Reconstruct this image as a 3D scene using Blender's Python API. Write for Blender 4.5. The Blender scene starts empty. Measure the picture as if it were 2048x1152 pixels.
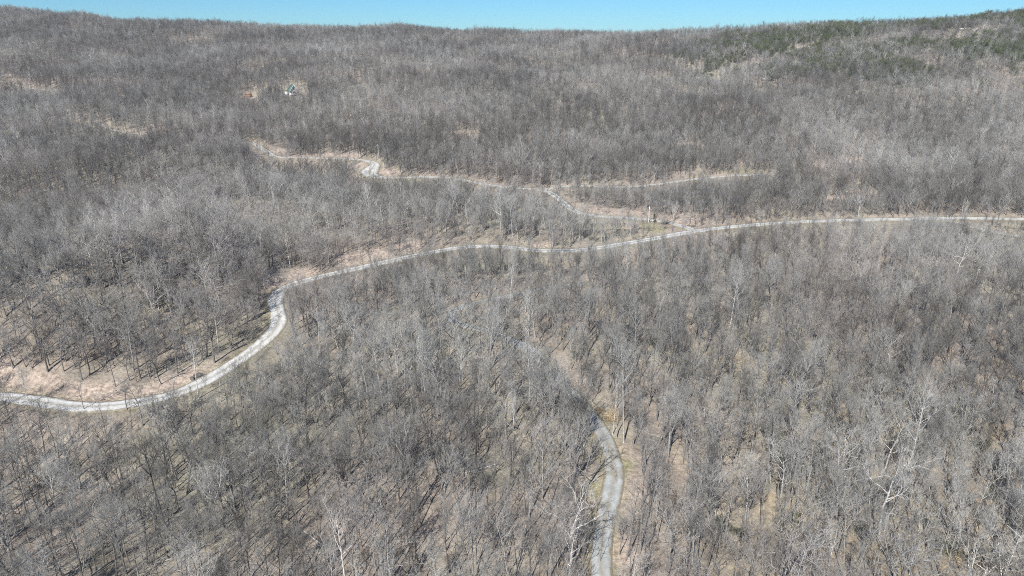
import bpy, math, random
import numpy as np
from math import radians as R

# ------------------------------------------------------------------ camera, sky, sun
scene = bpy.context.scene
COL = scene.collection
PITCH, FPX, CAMZ = R(19.5), 1384.0, 100.0
cam_d = bpy.data.cameras.new('camera'); cam = bpy.data.objects.new('camera', cam_d); COL.objects.link(cam)
cam.location = (0, 0, CAMZ); cam.rotation_euler = (math.pi/2 - PITCH, 0, 0)
cam_d.sensor_width = 36; cam_d.lens = FPX/2048*36; cam_d.clip_end = 20000; cam_d.clip_start = 1
scene.camera = cam

SUN_EL, SHADOW_AZ = R(44), R(21)     # shadows fall away from the camera, a little to the right
world = bpy.data.worlds.new('World'); scene.world = world; world.use_nodes = True
wn = world.node_tree; wn.nodes.clear()
sky = wn.nodes.new('ShaderNodeTexSky'); sky.sky_type = 'NISHITA'; sky.sun_disc = False
sky.sun_elevation = SUN_EL; sky.sun_rotation = math.pi + SHADOW_AZ
sky.altitude = 400; sky.air_density = 1.0; sky.dust_density = 0.0; sky.ozone_density = 2.0
tint = wn.nodes.new('ShaderNodeMix'); tint.data_type = 'RGBA'; tint.blend_type = 'MULTIPLY'
tint.inputs[0].default_value = 1; tint.inputs[7].default_value = (0.38, 0.74, 1.10, 1)
bg = wn.nodes.new('ShaderNodeBackground'); bg.inputs['Strength'].default_value = 0.070
wo = wn.nodes.new('ShaderNodeOutputWorld')
wn.links.new(sky.outputs[0], tint.inputs[6]); wn.links.new(tint.outputs[2], bg.inputs[0]); wn.links.new(bg.outputs[0], wo.inputs[0])
sl = bpy.data.lights.new('sun', 'SUN'); sl.energy = 5.0; sl.angle = R(0.5); sl.color = (1, 0.985, 0.935)
sun = bpy.data.objects.new('sun', sl); COL.objects.link(sun)
sun.rotation_euler = (math.pi/2 - SUN_EL, 0, -SHADOW_AZ)
vs = scene.view_settings; vs.view_transform = 'Standard'; vs.look = 'None'; vs.gamma = 1; vs.use_curve_mapping = False
vs.exposure = 0.54
scene.render.film_transparent = False
scene.cycles.use_denoising = False; scene.cycles.sample_clamp_indirect = 2; scene.cycles.sample_clamp_direct = 6; scene.cycles.filter_width = 1.0
scene.cycles.max_bounces = 5; scene.cycles.diffuse_bounces = 3; scene.cycles.glossy_bounces = 1
scene.cycles.transmission_bounces = 1; scene.cycles.volume_bounces = 0
scene.cycles.caustics_reflective = False; scene.cycles.caustics_refractive = False

rng = np.random.default_rng(7); random.seed(7)

# ------------------------------------------------------------------ noise and small maths
def smooth(t): t = np.clip(t, 0, 1); return t*t*(3 - 2*t)
_tab = np.random.default_rng(3).random((256, 256))
def vnoise(x, y, s, o=0):
    x = np.asarray(x, float)/s + o*17.3; y = np.asarray(y, float)/s + o*31.7
    xi = np.floor(x).astype(int); yi = np.floor(y).astype(int); fx = smooth(x - xi); fy = smooth(y - yi)
    a = _tab[xi & 255, yi & 255]; b = _tab[(xi+1) & 255, yi & 255]; c = _tab[xi & 255, (yi+1) & 255]; d = _tab[(xi+1) & 255, (yi+1) & 255]
    return (a*(1-fx)+b*fx)*(1-fy)+(c*(1-fx)+d*fx)*fy - 0.5
def seg_dist(x, y, pts):
    best = np.full(np.shape(x), 1e9)
    for (ax, ay), (bx, by) in zip(pts[:-1], pts[1:]):
        dx, dy = bx-ax, by-ay; t = np.clip(((x-ax)*dx+(y-ay)*dy)/(dx*dx+dy*dy), 0, 1)
        best = np.minimum(best, np.hypot(x-ax-t*dx, y-ay-t*dy))
    return best

# ------------------------------------------------------------------ the lie of the land
RA = np.array([-1.0, -0.74, -0.60, -0.45, -0.30, -0.15, 0.0, 0.08, 0.2, 0.33, 0.45, 0.60, 0.75, 1.0])   # bearing x/y
RPX = np.array([14,    26,    37,    50,    62,    66,   72,  76,   74,  66,   52,   42,   24,   0])     # crest ground line in the photograph
RD = np.array([1080, 1080, 1090, 1100, 1110, 1120, 1100, 1080, 1010, 940,  900,  870,  850,  800])
def base_h(x, y):
    yy = np.maximum(y, 30.0)
    a = np.clip(x/np.maximum(yy, 150), -1, 1)
    prof = np.interp(yy, [0, 60, 110, 150, 200, 250, 300, 350, 400, 450, 520],
                         [2, 3, 5.5, 8, 11, 13.5, 16.5, 19.5, 22, 27.5, 36])
    rd = np.interp(a, RA, RD); rpx = np.interp(a, RA, RPX)
    vy = (rpx - 576)/FPX       # downward image slope
    # camera ray with lateral a at that row
    zc = (-math.sin(PITCH) - vy*math.cos(PITCH))/(math.cos(PITCH) - vy*math.sin(PITCH))
    zr = CAMZ + zc*rd
    t = np.clip((yy - 520)/(rd - 520), 0, 1)
    up = 36 + (zr - 36)*(0.80*t + 0.20*smooth(t))
    h = np.where(yy < 520, prof, up)
    past = np.maximum(yy - rd, 0)
    h = h - 0.0009*np.minimum(past, 250)**2 - 0.12*np.maximum(past-250, 0)*np.exp(-np.maximum(past-250, 0)/900)
    return h
def H0(x, y):
    h = base_h(x, y)
    # spur on the left and the hollow behind it
    d = seg_dist(x, y, [(-300, 215), (-215, 250), (-170, 295), (-130, 335)])
    h = h + 9*np.exp(-(d/40)**2)
    d = seg_dist(x, y, [(-260, 140), (-175, 172), (-146, 200), (-131, 225), (-124, 246)]); h = h + 21*np.exp(-(d/24)**2)
    d = seg_dist(x, y, [(-300, 190), (-200, 225), (-165, 265)]); h = h - 5*np.exp(-(d/28)**2)
    d = seg_dist(x, y, [(-330, 330), (-240, 350), (-190, 390), (-140, 415)])
    h = h - 11*np.exp(-(d/42)**2)
    # knoll between the two upper roads, hollow lower right, small draws
    d = seg_dist(x, y, [(-60, 345), (60, 350)]);  h = h + 0*d
    d = seg_dist(x, y, [(95, 120), (115, 210), (150, 300)]); h = h - 4*np.exp(-(d/26)**2)
    d = seg_dist(x, y, [(60, 500), (230, 760)]); h = h - 6*np.exp(-(d/40)**2)
    d = seg_dist(x, y, [(-160, 520), (-420, 900)]); h = h - 7*np.exp(-(d/50)**2)
    k = smooth((y-60)/150)
    far = np.clip((y-450)/400, 0, 1)
    far2 = far*np.clip((940-y)/150, .25, 1)
    h = h + (4 + 7*far)*vnoise(x, y, 130, 1)*k - 16*far2*(0.12-np.minimum(np.abs(vnoise(x+.35*y, y*.35, 75, 41)), .12))/.12*.45 + 5*far*(1-far2)*vnoise(x, y, 33, 44) + (2.2 + 1.5*far)*vnoise(x, y, 48, 2)*k + 0.9*vnoise(x, y, 17, 3) + 0.3*vnoise(x, y, 6, 4)
    return h

# ------------------------------------------------------------------ picture <-> place (for surveying the roads)
sp, cp = math.sin(PITCH), math.cos(PITCH)
def ray_ground(px, py, fn):
    u = (px-1024)/FPX; v = (py-576)/FPX
    d = np.array([u, cp - v*sp, -sp - v*cp])
    t = np.concatenate([np.arange(60, 500, 0.5), np.arange(500, 1600, 1.0)])
    X, Y, Z = d[0]*t, d[1]*t, CAMZ + d[2]*t
    below = Z < fn(X, Y)
    i = int(np.argmax(below)) if below.any() else len(t)-1
    return X[i], Y[i]
def project(x, y, z):
    dz = z - CAMZ
    depth = y*cp - dz*sp; up = y*sp + dz*cp
    depth = np.maximum(depth, 1)
    return 1024 + FPX*x/depth, 576 - FPX*up/depth, depth

ROADS = {   # name: (pixels along the road, width m, how open the view onto it is, material)
 'gravel_road': ([(-60,786),(0,793),(70,804),(150,815),(220,814),(300,804),(365,786),(420,757),(475,722),(530,682),(556,652),(557,628),(549,603),(556,582),(580,568),(650,552),(740,530),(850,507),(930,494),(1000,492),(1060,500),(1120,502),(1180,498),(1240,489),(1300,479),(1390,462),(1470,453),(1550,447),(1620,443),(1700,440),(1790,438),(1880,437),(1960,437),(2060,438),(2140,440)], 5.6, 1.0),
 'hill_road': ([(500,282),(530,300),(556,314),(620,316),(690,318),(735,320),(752,326),(742,338),(738,350),(762,356),(820,354),(880,354),(930,360),(985,371),(1040,377),(1092,381),(1118,398),(1140,416),(1165,428),(1220,434),(1290,438),(1340,443),(1375,452),(1392,461)], 4.8, 1.03),
 'side_road': ([(1092,381),(1120,373),(1180,372),(1250,374),(1310,369),(1370,361),(1430,354),(1480,350),(1535,348)], 4.4, 1.0),
 'grey_track': ([(1205,1260),(1208,1200),(1200,1130),(1203,1080),(1215,1020),(1229,960),(1226,915),(1210,875),(1188,838),(1160,805),(1128,775),(1098,740),(1064,700),(1010,676),(950,656),(905,645),(895,628),(918,614),(980,600),(1060,584),(1120,572),(1175,565)], 4.3, 0.7),
 'driveway': ([(150,246),(185,242),(210,252),(240,263),(300,270)], 4.0, 0.65),
 'farm_lane': ([(-60,148),(0,162),(30,170),(70,178),(110,182)], 4.4, 0.55),
 'upper_spur': ([(1870,440),(1920,448),(1975,462),(2050,474),(2130,480)], 3.8, 0.85),
}
def resample(P, step):
    P = np.array(P, float)
    # Catmull-Rom then even spacing
    Q = [P[0]]
    PP = np.vstack([2*P[0]-P[1], P, 2*P[-1]-P[-2]])
    for i in range(1, len(PP)-2):
        for t in np.linspace(0, 1, 9)[1:]:
            a, b, c, d = PP[i-1], PP[i], PP[i+1], PP[i+2]
            Q.append(0.5*((2*b)+(-a+c)*t+(2*a-5*b+4*c-d)*t*t+(-a+3*b-3*c+d)*t**3))
    Q = np.array(Q); s = np.concatenate([[0], np.cumsum(np.hypot(*np.diff(Q, axis=0).T))])
    n = max(4, int(s[-1]/step)); ss = np.linspace(0, s[-1], n)
    return np.stack([np.interp(ss, s, Q[:, 0]), np.interp(ss, s, Q[:, 1])], 1)
road_paths = {}
for name, (px, w, vis) in ROADS.items():
    P = [ray_ground(a, b, H0) for a, b in px]
    # drop survey points that lie behind a fold of the ground
    keep = [P[0]]
    for q in P[1:]:
        if math.hypot(q[0]-keep[-1][0], q[1]-keep[-1][1]) > 3: keep.append(q)
    Q = resample(keep, 2.5)
    ker = np.ones(9)/9
    Z = H0(Q[:, 0], Q[:, 1])
    def sm(v, n=9):
        k = np.ones(n)/n; return np.convolve(np.pad(v, n//2, mode='edge'), k, 'valid')
    Q = np.stack([sm(Q[:, 0], 5), sm(Q[:, 1], 5)], 1); Z = sm(sm(H0(Q[:, 0], Q[:, 1]), 13), 7)
    road_paths[name] = (Q, Z, w, vis)
# meet at the junctions at one height
def join(a, end, b):
    Qa, Za, *_ = road_paths[a]; Qb, Zb, *_ = road_paths[b]
    p = Qa[end]; j = int(np.argmin(np.hypot(Qb[:, 0]-p[0], Qb[:, 1]-p[1])))
    off = Qb[j]-p; n = min(14, len(Za)-1); w = smooth(np.linspace(1, 0, n))
    idx = np.arange(n) if end == 0 else len(Za)-1-np.arange(n)
    dz = Zb[j]-0.03-Za[end]
    Za[idx] += dz*w; Qa[idx] += off[None]*w[:, None]
join('hill_road', -1, 'gravel_road'); join('side_road', 0, 'hill_road'); join('upper_spur', 0, 'gravel_road')
RP = np.concatenate([v[0] for v in road_paths.values()]); RZ = np.concatenate([v[1] for v in road_paths.values()])
BEND = ray_ground(742, 345, H0)
def wid(Q, w): return w*(1+1.4*np.exp(-(np.hypot(Q[:, 0]-BEND[0], Q[:, 1]-BEND[1])/16)**2))
RW = np.concatenate([wid(v[0], v[2]) for v in road_paths.values()])
RV = np.concatenate([np.full(len(v[1]), v[3]) for v in road_paths.values()])
RID = np.concatenate([np.full(len(v[1]), i) for i, v in enumerate(road_paths.values())])
def road_near(x, y):
    x = np.atleast_1d(x).astype(np.float32); y = np.atleast_1d(y).astype(np.float32)
    D = np.full(x.shape, 1e9, np.float32); J = np.zeros(x.shape, int)
    fx, fy = RP[:, 0].astype(np.float32), RP[:, 1].astype(np.float32)
    for s in range(0, len(x), 20000):
        d = (x[s:s+20000, None]-fx)**2 + (y[s:s+20000, None]-fy)**2
        j = d.argmin(1); J[s:s+20000] = j; D[s:s+20000] = np.sqrt(d[np.arange(len(j)), j])
    return D, J
def H(x, y, full=False):
    x = np.atleast_1d(np.asarray(x, float)); y = np.atleast_1d(np.asarray(y, float))
    h = H0(x, y); d, j = road_near(x, y)
    hw = RW[j]/2
    away = (RP[j, 0]-x)*RP[j, 0] + (RP[j, 1]-y)*RP[j, 1]        # >0 on the camera (downhill) side
    side = away/np.maximum(np.hypot(RP[j, 0], RP[j, 1])*np.maximum(d, .5), 1)
    drop = 5.0*smooth((d-hw-1)/22)*(1-smooth((d-34)/45))*np.clip(side, 0, 1)*RV[j]
    h = h - drop
    w = 1-smooth((d-hw-0.8)/6.5)
    h = h*(1-w) + (RZ[j]-0.30)*w
    return (h, d, j, side) if full else h

# ------------------------------------------------------------------ helpers
def tag(o, label=None, cat=None, group=None, kind=None):
    for k, v in (('label', label), ('category', cat), ('group', group), ('kind', kind)):
        if v: o[k] = v
    return o
def empty(name, loc=(0, 0, 0), rz=0, s=1):
    o = bpy.data.objects.new(name, None); COL.objects.link(o); o.location = loc; o.rotation_euler = (0, 0, rz); o.scale = (s, s, s)
    o.empty_display_size = 0.5
    return o
def mesh_obj(name, me, parent=None, link=True):
    o = bpy.data.objects.new(name, me)
    if link: COL.objects.link(o)
    if parent: o.parent = parent
    return o
def np_mesh(name, V, F, mats):
    me = bpy.data.meshes.new(name); V = np.asarray(V, np.float32); F = np.asarray(F, np.int32)
    me.vertices.add(len(V)); me.vertices.foreach_set('co', V.ravel())
    k = F.shape[1]; me.loops.add(F.size); me.loops.foreach_set('vertex_index', F.ravel())
    me.polygons.add(len(F)); me.polygons.foreach_set('loop_start', np.arange(0, F.size, k, dtype=np.int32))
    me.update(calc_edges=True); me.validate()
    for m in (mats if isinstance(mats, (list, tuple)) else [mats]): me.materials.append(m)
    return me
def new_mat(name):
    m = bpy.data.materials.new(name); m.use_nodes = True; nt = m.node_tree; nt.nodes.clear()
    out = nt.nodes.new('ShaderNodeOutputMaterial'); b = nt.nodes.new('ShaderNodeBsdfPrincipled')
    b.inputs['Roughness'].default_value = 0.9; b.inputs['Specular IOR Level'].default_value = 0.15
    nt.links.new(b.outputs[0], out.inputs[0]); return m, nt, b
def N(nt, t, **kw):
    n = nt.nodes.new(t)
    for k, v in kw.items(): setattr(n, k, v)
    return n
def noise(nt, vec, scale, detail=3, rough=0.55):
    n = N(nt, 'ShaderNodeTexNoise'); n.inputs['Scale'].default_value = scale; n.inputs['Detail'].default_value = detail
    n.inputs['Roughness'].default_value = rough; nt.links.new(vec, n.inputs['Vector']); return n.outputs['Fac']
def ramp(nt, fac, stops):
    r = N(nt, 'ShaderNodeValToRGB'); e = r.color_ramp.elements
    while len(e) < len(stops): e.new(0.5)
    for i, (p, c) in enumerate(stops): e[i].position = p; e[i].color = (c if len(c) == 4 else (*c, 1))
    nt.links.new(fac, r.inputs[0]); return r.outputs[0]
def mix(nt, fac, a, b, mode='MIX'):
    m = N(nt, 'ShaderNodeMix', data_type='RGBA', blend_type=mode)
    for sock, v in ((m.inputs[0], fac), (m.inputs[6], a), (m.inputs[7], b)):
        if isinstance(v, (int, float)): sock.default_value = v
        elif isinstance(v, tuple): sock.default_value = (*v, 1) if len(v) == 3 else v
        else: nt.links.new(v, sock)
    return m.outputs[2]
def maprange(nt, v, a, b, c=0, d=1):
    m = N(nt, 'ShaderNodeMapRange'); nt.links.new(v, m.inputs[0])
    for i, q in enumerate((a, b, c, d)): m.inputs[i+1].default_value = q
    return m.outputs[0]
def bump(nt, b, h, strength, dist):
    n = N(nt, 'ShaderNodeBump'); n.inputs['Strength'].default_value = strength; n.inputs['Distance'].default_value = dist
    nt.links.new(h, n.inputs['Height']); nt.links.new(n.outputs[0], b.inputs['Normal'])

# ------------------------------------------------------------------ materials
def mat_ground():
    m, nt, b = new_mat('leaf_litter'); L = nt.links
    pos = N(nt, 'ShaderNodeNewGeometry').outputs['Position']
    big, mid, fine, grit = noise(nt, pos, 0.018, 3), noise(nt, pos, 0.11, 4), noise(nt, pos, 0.9, 5, 0.65), noise(nt, pos, 4.5, 3, 0.7)
    litter = ramp(nt, mid, [(0.28, (0.18, 0.15, 0.125)), (0.42, (0.26, 0.218, 0.178)), (0.55, (0.335, 0.275, 0.225)), (0.72, (0.37, 0.32, 0.26))])
    olive = ramp(nt, mid, [(0.3, (0.19, 0.17, 0.13)), (0.5, (0.29, 0.26, 0.20)), (0.7, (0.36, 0.325, 0.25))])
    c = mix(nt, maprange(nt, big, 0.42, 0.6), litter, olive)
    at = N(nt, 'ShaderNodeAttribute', attribute_name='zones'); sep = N(nt, 'ShaderNodeSeparateColor'); L.new(at.outputs['Color'], sep.inputs[0])
    soil = ramp(nt, fine, [(0.25, (0.27, 0.20, 0.155)), (0.5, (0.46, 0.365, 0.295)), (0.75, (0.54, 0.46, 0.38))])
    f = N(nt, 'ShaderNodeMath', operation='MULTIPLY'); L.new(sep.outputs[0], f.inputs[0]); L.new(maprange(nt, mid, 0.3, 0.55, 0.35, 1), f.inputs[1])
    c = mix(nt, f.outputs[0], c, soil)
    grass = ramp(nt, fine, [(0.3, (0.17, 0.17, 0.075)), (0.7, (0.36, 0.33, 0.18))])
    c = mix(nt, sep.outputs[1], c, grass)
    sand = ramp(nt, fine, [(0.3, (0.30, 0.225, 0.14)), (0.7, (0.47, 0.37, 0.24))])
    f2 = N(nt, 'ShaderNodeMath', operation='MULTIPLY'); L.new(sep.outputs[2], f2.inputs[0]); L.new(maprange(nt, mid, 0.42, 0.58), f2.inputs[1])
    c = mix(nt, f2.outputs[0], c, sand)
    c = mix(nt, 1.0, c, ramp(nt, fine, [(0.3, (0.62, 0.62, 0.62)), (0.5, (0.95, 0.95, 0.95)), (0.72, (1.2, 1.18, 1.15))]), 'MULTIPLY')
    c = mix(nt, 0.6, c, ramp(nt, grit, [(0.3, (0.5, 0.5, 0.5)), (0.6, (1.15, 1.15, 1.15))]), 'MULTIPLY')
    L.new(c, b.inputs['Base Color']); bump(nt, b, fine, 0.9, 0.5)
    return m
def mat_road(name, pale, dark, rut, strewn=False):
    m, nt, b = new_mat(name); L = nt.links
    pos = N(nt, 'ShaderNodeNewGeometry').outputs['Position']
    fine, mid, grit = noise(nt, pos, 1.6, 4, 0.7), noise(nt, pos, 0.16, 3), noise(nt, pos, 7, 2)
    c = ramp(nt, mid, [(0.3, dark), (0.65, pale)])
    uv = N(nt, 'ShaderNodeUVMap'); sp_ = N(nt, 'ShaderNodeSeparateXYZ'); L.new(uv.outputs[0], sp_.inputs[0])
    # across: 0..1 ; wheel tracks paler, centre and verge darker and weedy
    w = N(nt, 'ShaderNodeMath', operation='ADD'); L.new(sp_.outputs[0], w.inputs[0])
    nn = N(nt, 'ShaderNodeMath', operation='MULTIPLY'); L.new(maprange(nt, noise(nt, pos, 0.55, 5, 0.7), 0.3, 0.7, -0.5, 0.5), nn.inputs[0]); nn.inputs[1].default_value = 0.15
    L.new(nn.outputs[0], w.inputs[1])
    prof = ramp(nt, w.outputs[0], [(0.0, (0.0,)*3), (0.10, (0.05,)*3), (0.19, (.75,)*3), (0.30, (1,)*3), (0.39, (.9,)*3), (0.5, (rut-.35,)*3), (0.61, (.9,)*3), (0.70, (1,)*3), (0.81, (0.75,)*3), (0.9, (.05,)*3)])
    if strewn: prof = mix(nt, maprange(nt, noise(nt, pos, 0.09, 4, 0.7), 0.48, 0.62, 0, .6), prof, (0, 0, 0))
    verge = mix(nt, fine, (0.17, 0.145, 0.105), (0.33, 0.28, 0.2))
    c = mix(nt, prof, verge, c)
    c = mix(nt, 0.7, c, ramp(nt, fine, [(0.3, (0.72,)*3), (0.7, (1.12,)*3)]), 'MULTIPLY')
    c = mix(nt, 0.4, c, ramp(nt, grit, [(0.3, (0.6,)*3), (0.7, (1.1,)*3)]), 'MULTIPLY')
    L.new(c, b.inputs['Base Color']); bump(nt, b, fine, 0.6, 0.08)
    return m
def mat_bark(name, stops, twig=False):
    m, nt, b = new_mat(name); L = nt.links
    at = N(nt, 'ShaderNodeAttribute', attribute_name='tint', attribute_type='INSTANCER')
    geo = N(nt, 'ShaderNodeNewGeometry').outputs['Position']
    tc = N(nt, 'ShaderNodeTexCoord').outputs['Object']
    c = ramp(nt, at.outputs['Fac'], stops)
    reg = noise(nt, geo, 0.012, 3)
    c = mix(nt, maprange(nt, reg, 0.45, 0.65, 0, 0.55), c, mix(nt, 1.0, c, (1.05, 0.96, 0.95), 'MULTIPLY'))
    g = noise(nt, tc, 0.8 if twig else 1.6, 3)
    c = mix(nt, 0.8, c, ramp(nt, g, [(0.3, (0.55, 0.55, 0.55)), (0.5, (0.95, 0.95, 0.95)), (0.7, (1.35, 1.33, 1.28))]), 'MULTIPLY')
    if not twig:
        mp = N(nt, 'ShaderNodeMapping'); mp.inputs['Scale'].default_value = (9, 9, 1.2); L.new(tc, mp.inputs[0])
        fl = noise(nt, mp.outputs[0], 1.0, 3)
        c = mix(nt, 0.7, c, ramp(nt, fl, [(0.35, (0.5,)*3), (0.6, (1.12,)*3)]), 'MULTIPLY'); bump(nt, b, fl, 0.7, 0.05)
    L.new(c, b.inputs['Base Color']); return m
def mat_simple(name, a, c, scale=2.0, rough=0.85, spec=0.2, attr=False):
    m, nt, b = new_mat(name)
    tc = N(nt, 'ShaderNodeTexCoord').outputs['Object']
    col = ramp(nt, noise(nt, tc, scale, 4), [(0.3, a), (0.7, c)])
    nt.links.new(col, b.inputs['Base Color']); b.inputs['Roughness'].default_value = rough; b.inputs['Specular IOR Level'].default_value = spec
    return m
M = dict(
 ground=mat_ground(),
 gravel=mat_road('pale_gravel', (0.66, 0.65, 0.62), (0.54, 0.53, 0.50), 0.72),
 hill=mat_road('hill_gravel', (0.60, 0.585, 0.55), (0.47, 0.455, 0.42), 0.7),
 track=mat_road('grey_gravel', (0.46, 0.47, 0.455), (0.34, 0.35, 0.34), 0.75, True),
 lane=mat_road('lane_gravel', (0.62, 0.55, 0.48), (0.5, 0.44, 0.38), 0.8),
 bark=mat_bark('bark', [(0, (0.09, 0.083, 0.077)), (0.35, (0.19, 0.178, 0.166)), (0.7, (0.34, 0.325, 0.305)), (1, (0.66, 0.645, 0.61))]),
 twig=mat_bark('twigs', [(0, (0.10, 0.093, 0.084)), (0.35, (0.23, 0.222, 0.206)), (0.7, (0.37, 0.36, 0.338)), (1, (0.46, 0.445, 0.41))], True),
 straw=mat_simple('dry_straw_twigs', (0.40, 0.31, 0.19), (0.62, 0.5, 0.33)),
 leaf=mat_simple('evergreen_leaf', (0.03, 0.042, 0.018), (0.09, 0.11, 0.045), 1.2, 0.6, 0.3),
 leaf_pale=mat_simple('laurel_leaf', (0.045, 0.06, 0.022), (0.13, 0.145, 0.055), 0.9, 0.6, 0.3),
 rock=mat_simple('sandstone', (0.24, 0.22, 0.2), (0.50, 0.46, 0.41), 1.3),
 darkrock=mat_simple('wet_rock', (0.05, 0.048, 0.045), (0.17, 0.15, 0.13), 1.5),
 pole=mat_simple('weathered_pole', (0.5, 0.49, 0.46), (0.68, 0.66, 0.62), 3),
 metal=mat_simple('galvanised', (0.35, 0.36, 0.37), (0.5, 0.51, 0.52), 4, 0.45, 0.5),
 siding=mat_simple('pale_siding', (0.70, 0.68, 0.66), (0.8, 0.78, 0.76), 3),
 trim=mat_simple('white_trim', (0.78, 0.78, 0.77), (0.84, 0.84, 0.83), 3, 0.6),
 roof=mat_simple('green_metal_roof', (0.06, 0.15, 0.115), (0.10, 0.22, 0.17), 0.6, 0.45, 0.4),
 glass=mat_simple('dark_glass', (0.02, 0.024, 0.028), (0.05, 0.055, 0.06), 0.5, 0.1, 0.6),
 wood=mat_simple('deck_wood', (0.20, 0.13, 0.085), (0.32, 0.22, 0.15), 2),
 redshed=mat_simple('rust_board', (0.20, 0.10, 0.07), (0.34, 0.19, 0.13), 2),
)

# ------------------------------------------------------------------ clearings (surveyed): pixel, radius m, zone, openness
CLEAR = []   # x, y, r, zone(0 soil,1 grass,2 sand), strength, tree_free
def clr(px, py, r, zone=0, s=1.0, free=True):
    x, y = ray_ground(px, py, H0); CLEAR.append((x, y, r, zone, s, free))
for px, py, r in [(20,774,7),(80,780,7),(140,786,6),(200,789,6),(255,791,5),(310,784,5),(355,770,5),(395,753,4.5)]: clr(px, py, r, 0, 1)
for px, py, r in [(690,520,5),(750,508,6),(820,494,6),(600,550,6),(570,560,5),(1080,492,5),(1165,494,5)]: clr(px, py, r, 0, .9)
for px, py, r in [(1160,414,9),(1200,420,9),(1240,425,8),(1275,426,8),(1130,405,7),(1350,440,8),(1380,435,9)]: clr(px, py, r, 0, .95)
for px, py, r in [(1300,447,4),(1308,455,5)]: clr(px, py, r, 1, .6)
for px, py, r in [(725,352,10),(735,335,10),(770,345,10),(700,314,8),(650,312,7),(560,303,9),(1115,375,8)]: clr(px, py, r, 0, .95)
clr(588, 190, 6, 0, .25); clr(612, 188, 3, 0, .7); clr(497, 195, 5, 0, .8)
for px, py, r in [(15,160,6),(50,204,6),(100,207,5),(310,195,5),(400,238,4),(205,248,5),(230,255,4),(5,152,6)]: clr(px, py, r, 0, .7)
for px, py, r in [(925,268,9),(940,275,7),(1375,290,9),(1650,330,10),(1700,322,10),(1740,318,8),(1670,395,10),(1720,385,9)]: clr(px, py, r, 0, .7 if px < 1600 else 1)
for px, py, r in [(1400,352,7),(1480,342,7),(1520,350,6)]: clr(px, py, r, 1, .25)
for px, py, r in [(1240,1000,4),(1250,960,4),(1235,900,3.5),(1110,735,5),(1130,760,4),(1165,795,3),(1225,1100,4),(1175,1040,3)]: clr(px, py, r, 0, .8)
for px, py, r in [(1195,1030,2.5),(1250,930,2.5),(1190,980,2.5)]: clr(px, py, r, 1, .7)
for px, py, r in [(1460,720,6),(1240,610,5),(1410,1130,6),(1520,1120,6)]: clr(px, py, r, 2, .8, False)

# ------------------------------------------------------------------ ground sheet
NA, NR = 560, 500
ang = np.linspace(R(-54), R(54), NA)
rad = 130*np.exp(np.linspace(0, math.log(4200/130), NR))
# finer where the picture looks
AA, RR = np.meshgrid(ang, rad)
GX, GY = (RR*np.sin(AA)).ravel(), (RR*np.cos(AA)-150).ravel()
gz, gd, gj, gside = H(GX, GY, True)
V = np.stack([GX, GY, gz], 1)
i = np.arange(NR-1)[:, None]*NA + np.arange(NA-1)[None]
F = np.stack([i, i+1, i+NA+1, i+NA], -1).reshape(-1, 4)
me = np_mesh('hillside', V, F, M['ground'])
zones = np.zeros((len(V), 4), np.float32); zones[:, 3] = 1
for (x, y, r, z, s, fr) in CLEAR:
    rr = r*(1.1+0.9*vnoise(GX, GY, 7, 5)+0.5*vnoise(GX, GY, 2.6, 6)); d = np.hypot(GX-x, GY-y)
    zones[:, z] = np.maximum(zones[:, z], s*(1-smooth((d-rr*0.6)/(rr*0.7))))
hw = RW[gj]/2
cut = (1-smooth((gd-hw-3)/4.5))*np.clip(0.35-gside, 0, 1)*0.7*np.clip(0.55+1.6*vnoise(GX, GY, 22, 8), 0, 1)
zones[:, 0] = np.maximum(zones[:, 0], cut*.85)
zones[:, 1] = np.maximum(zones[:, 1], (1-smooth((gd-hw-0.5)/2.0))*0.3)
gpx, gpy, _ = project(GX, GY, gz)
sandy = smooth((GX-20)/60)*smooth((230-GY)/120)
zones[:, 2] = np.maximum(zones[:, 2], sandy*0.8)
ca = me.color_attributes.new('zones', 'FLOAT_COLOR', 'POINT'); ca.data.foreach_set('color', zones.ravel())
me.polygons.foreach_set('use_smooth', np.ones(len(me.polygons), bool))
tag(mesh_obj('hillside_ground', me), kind='structure')

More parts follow.
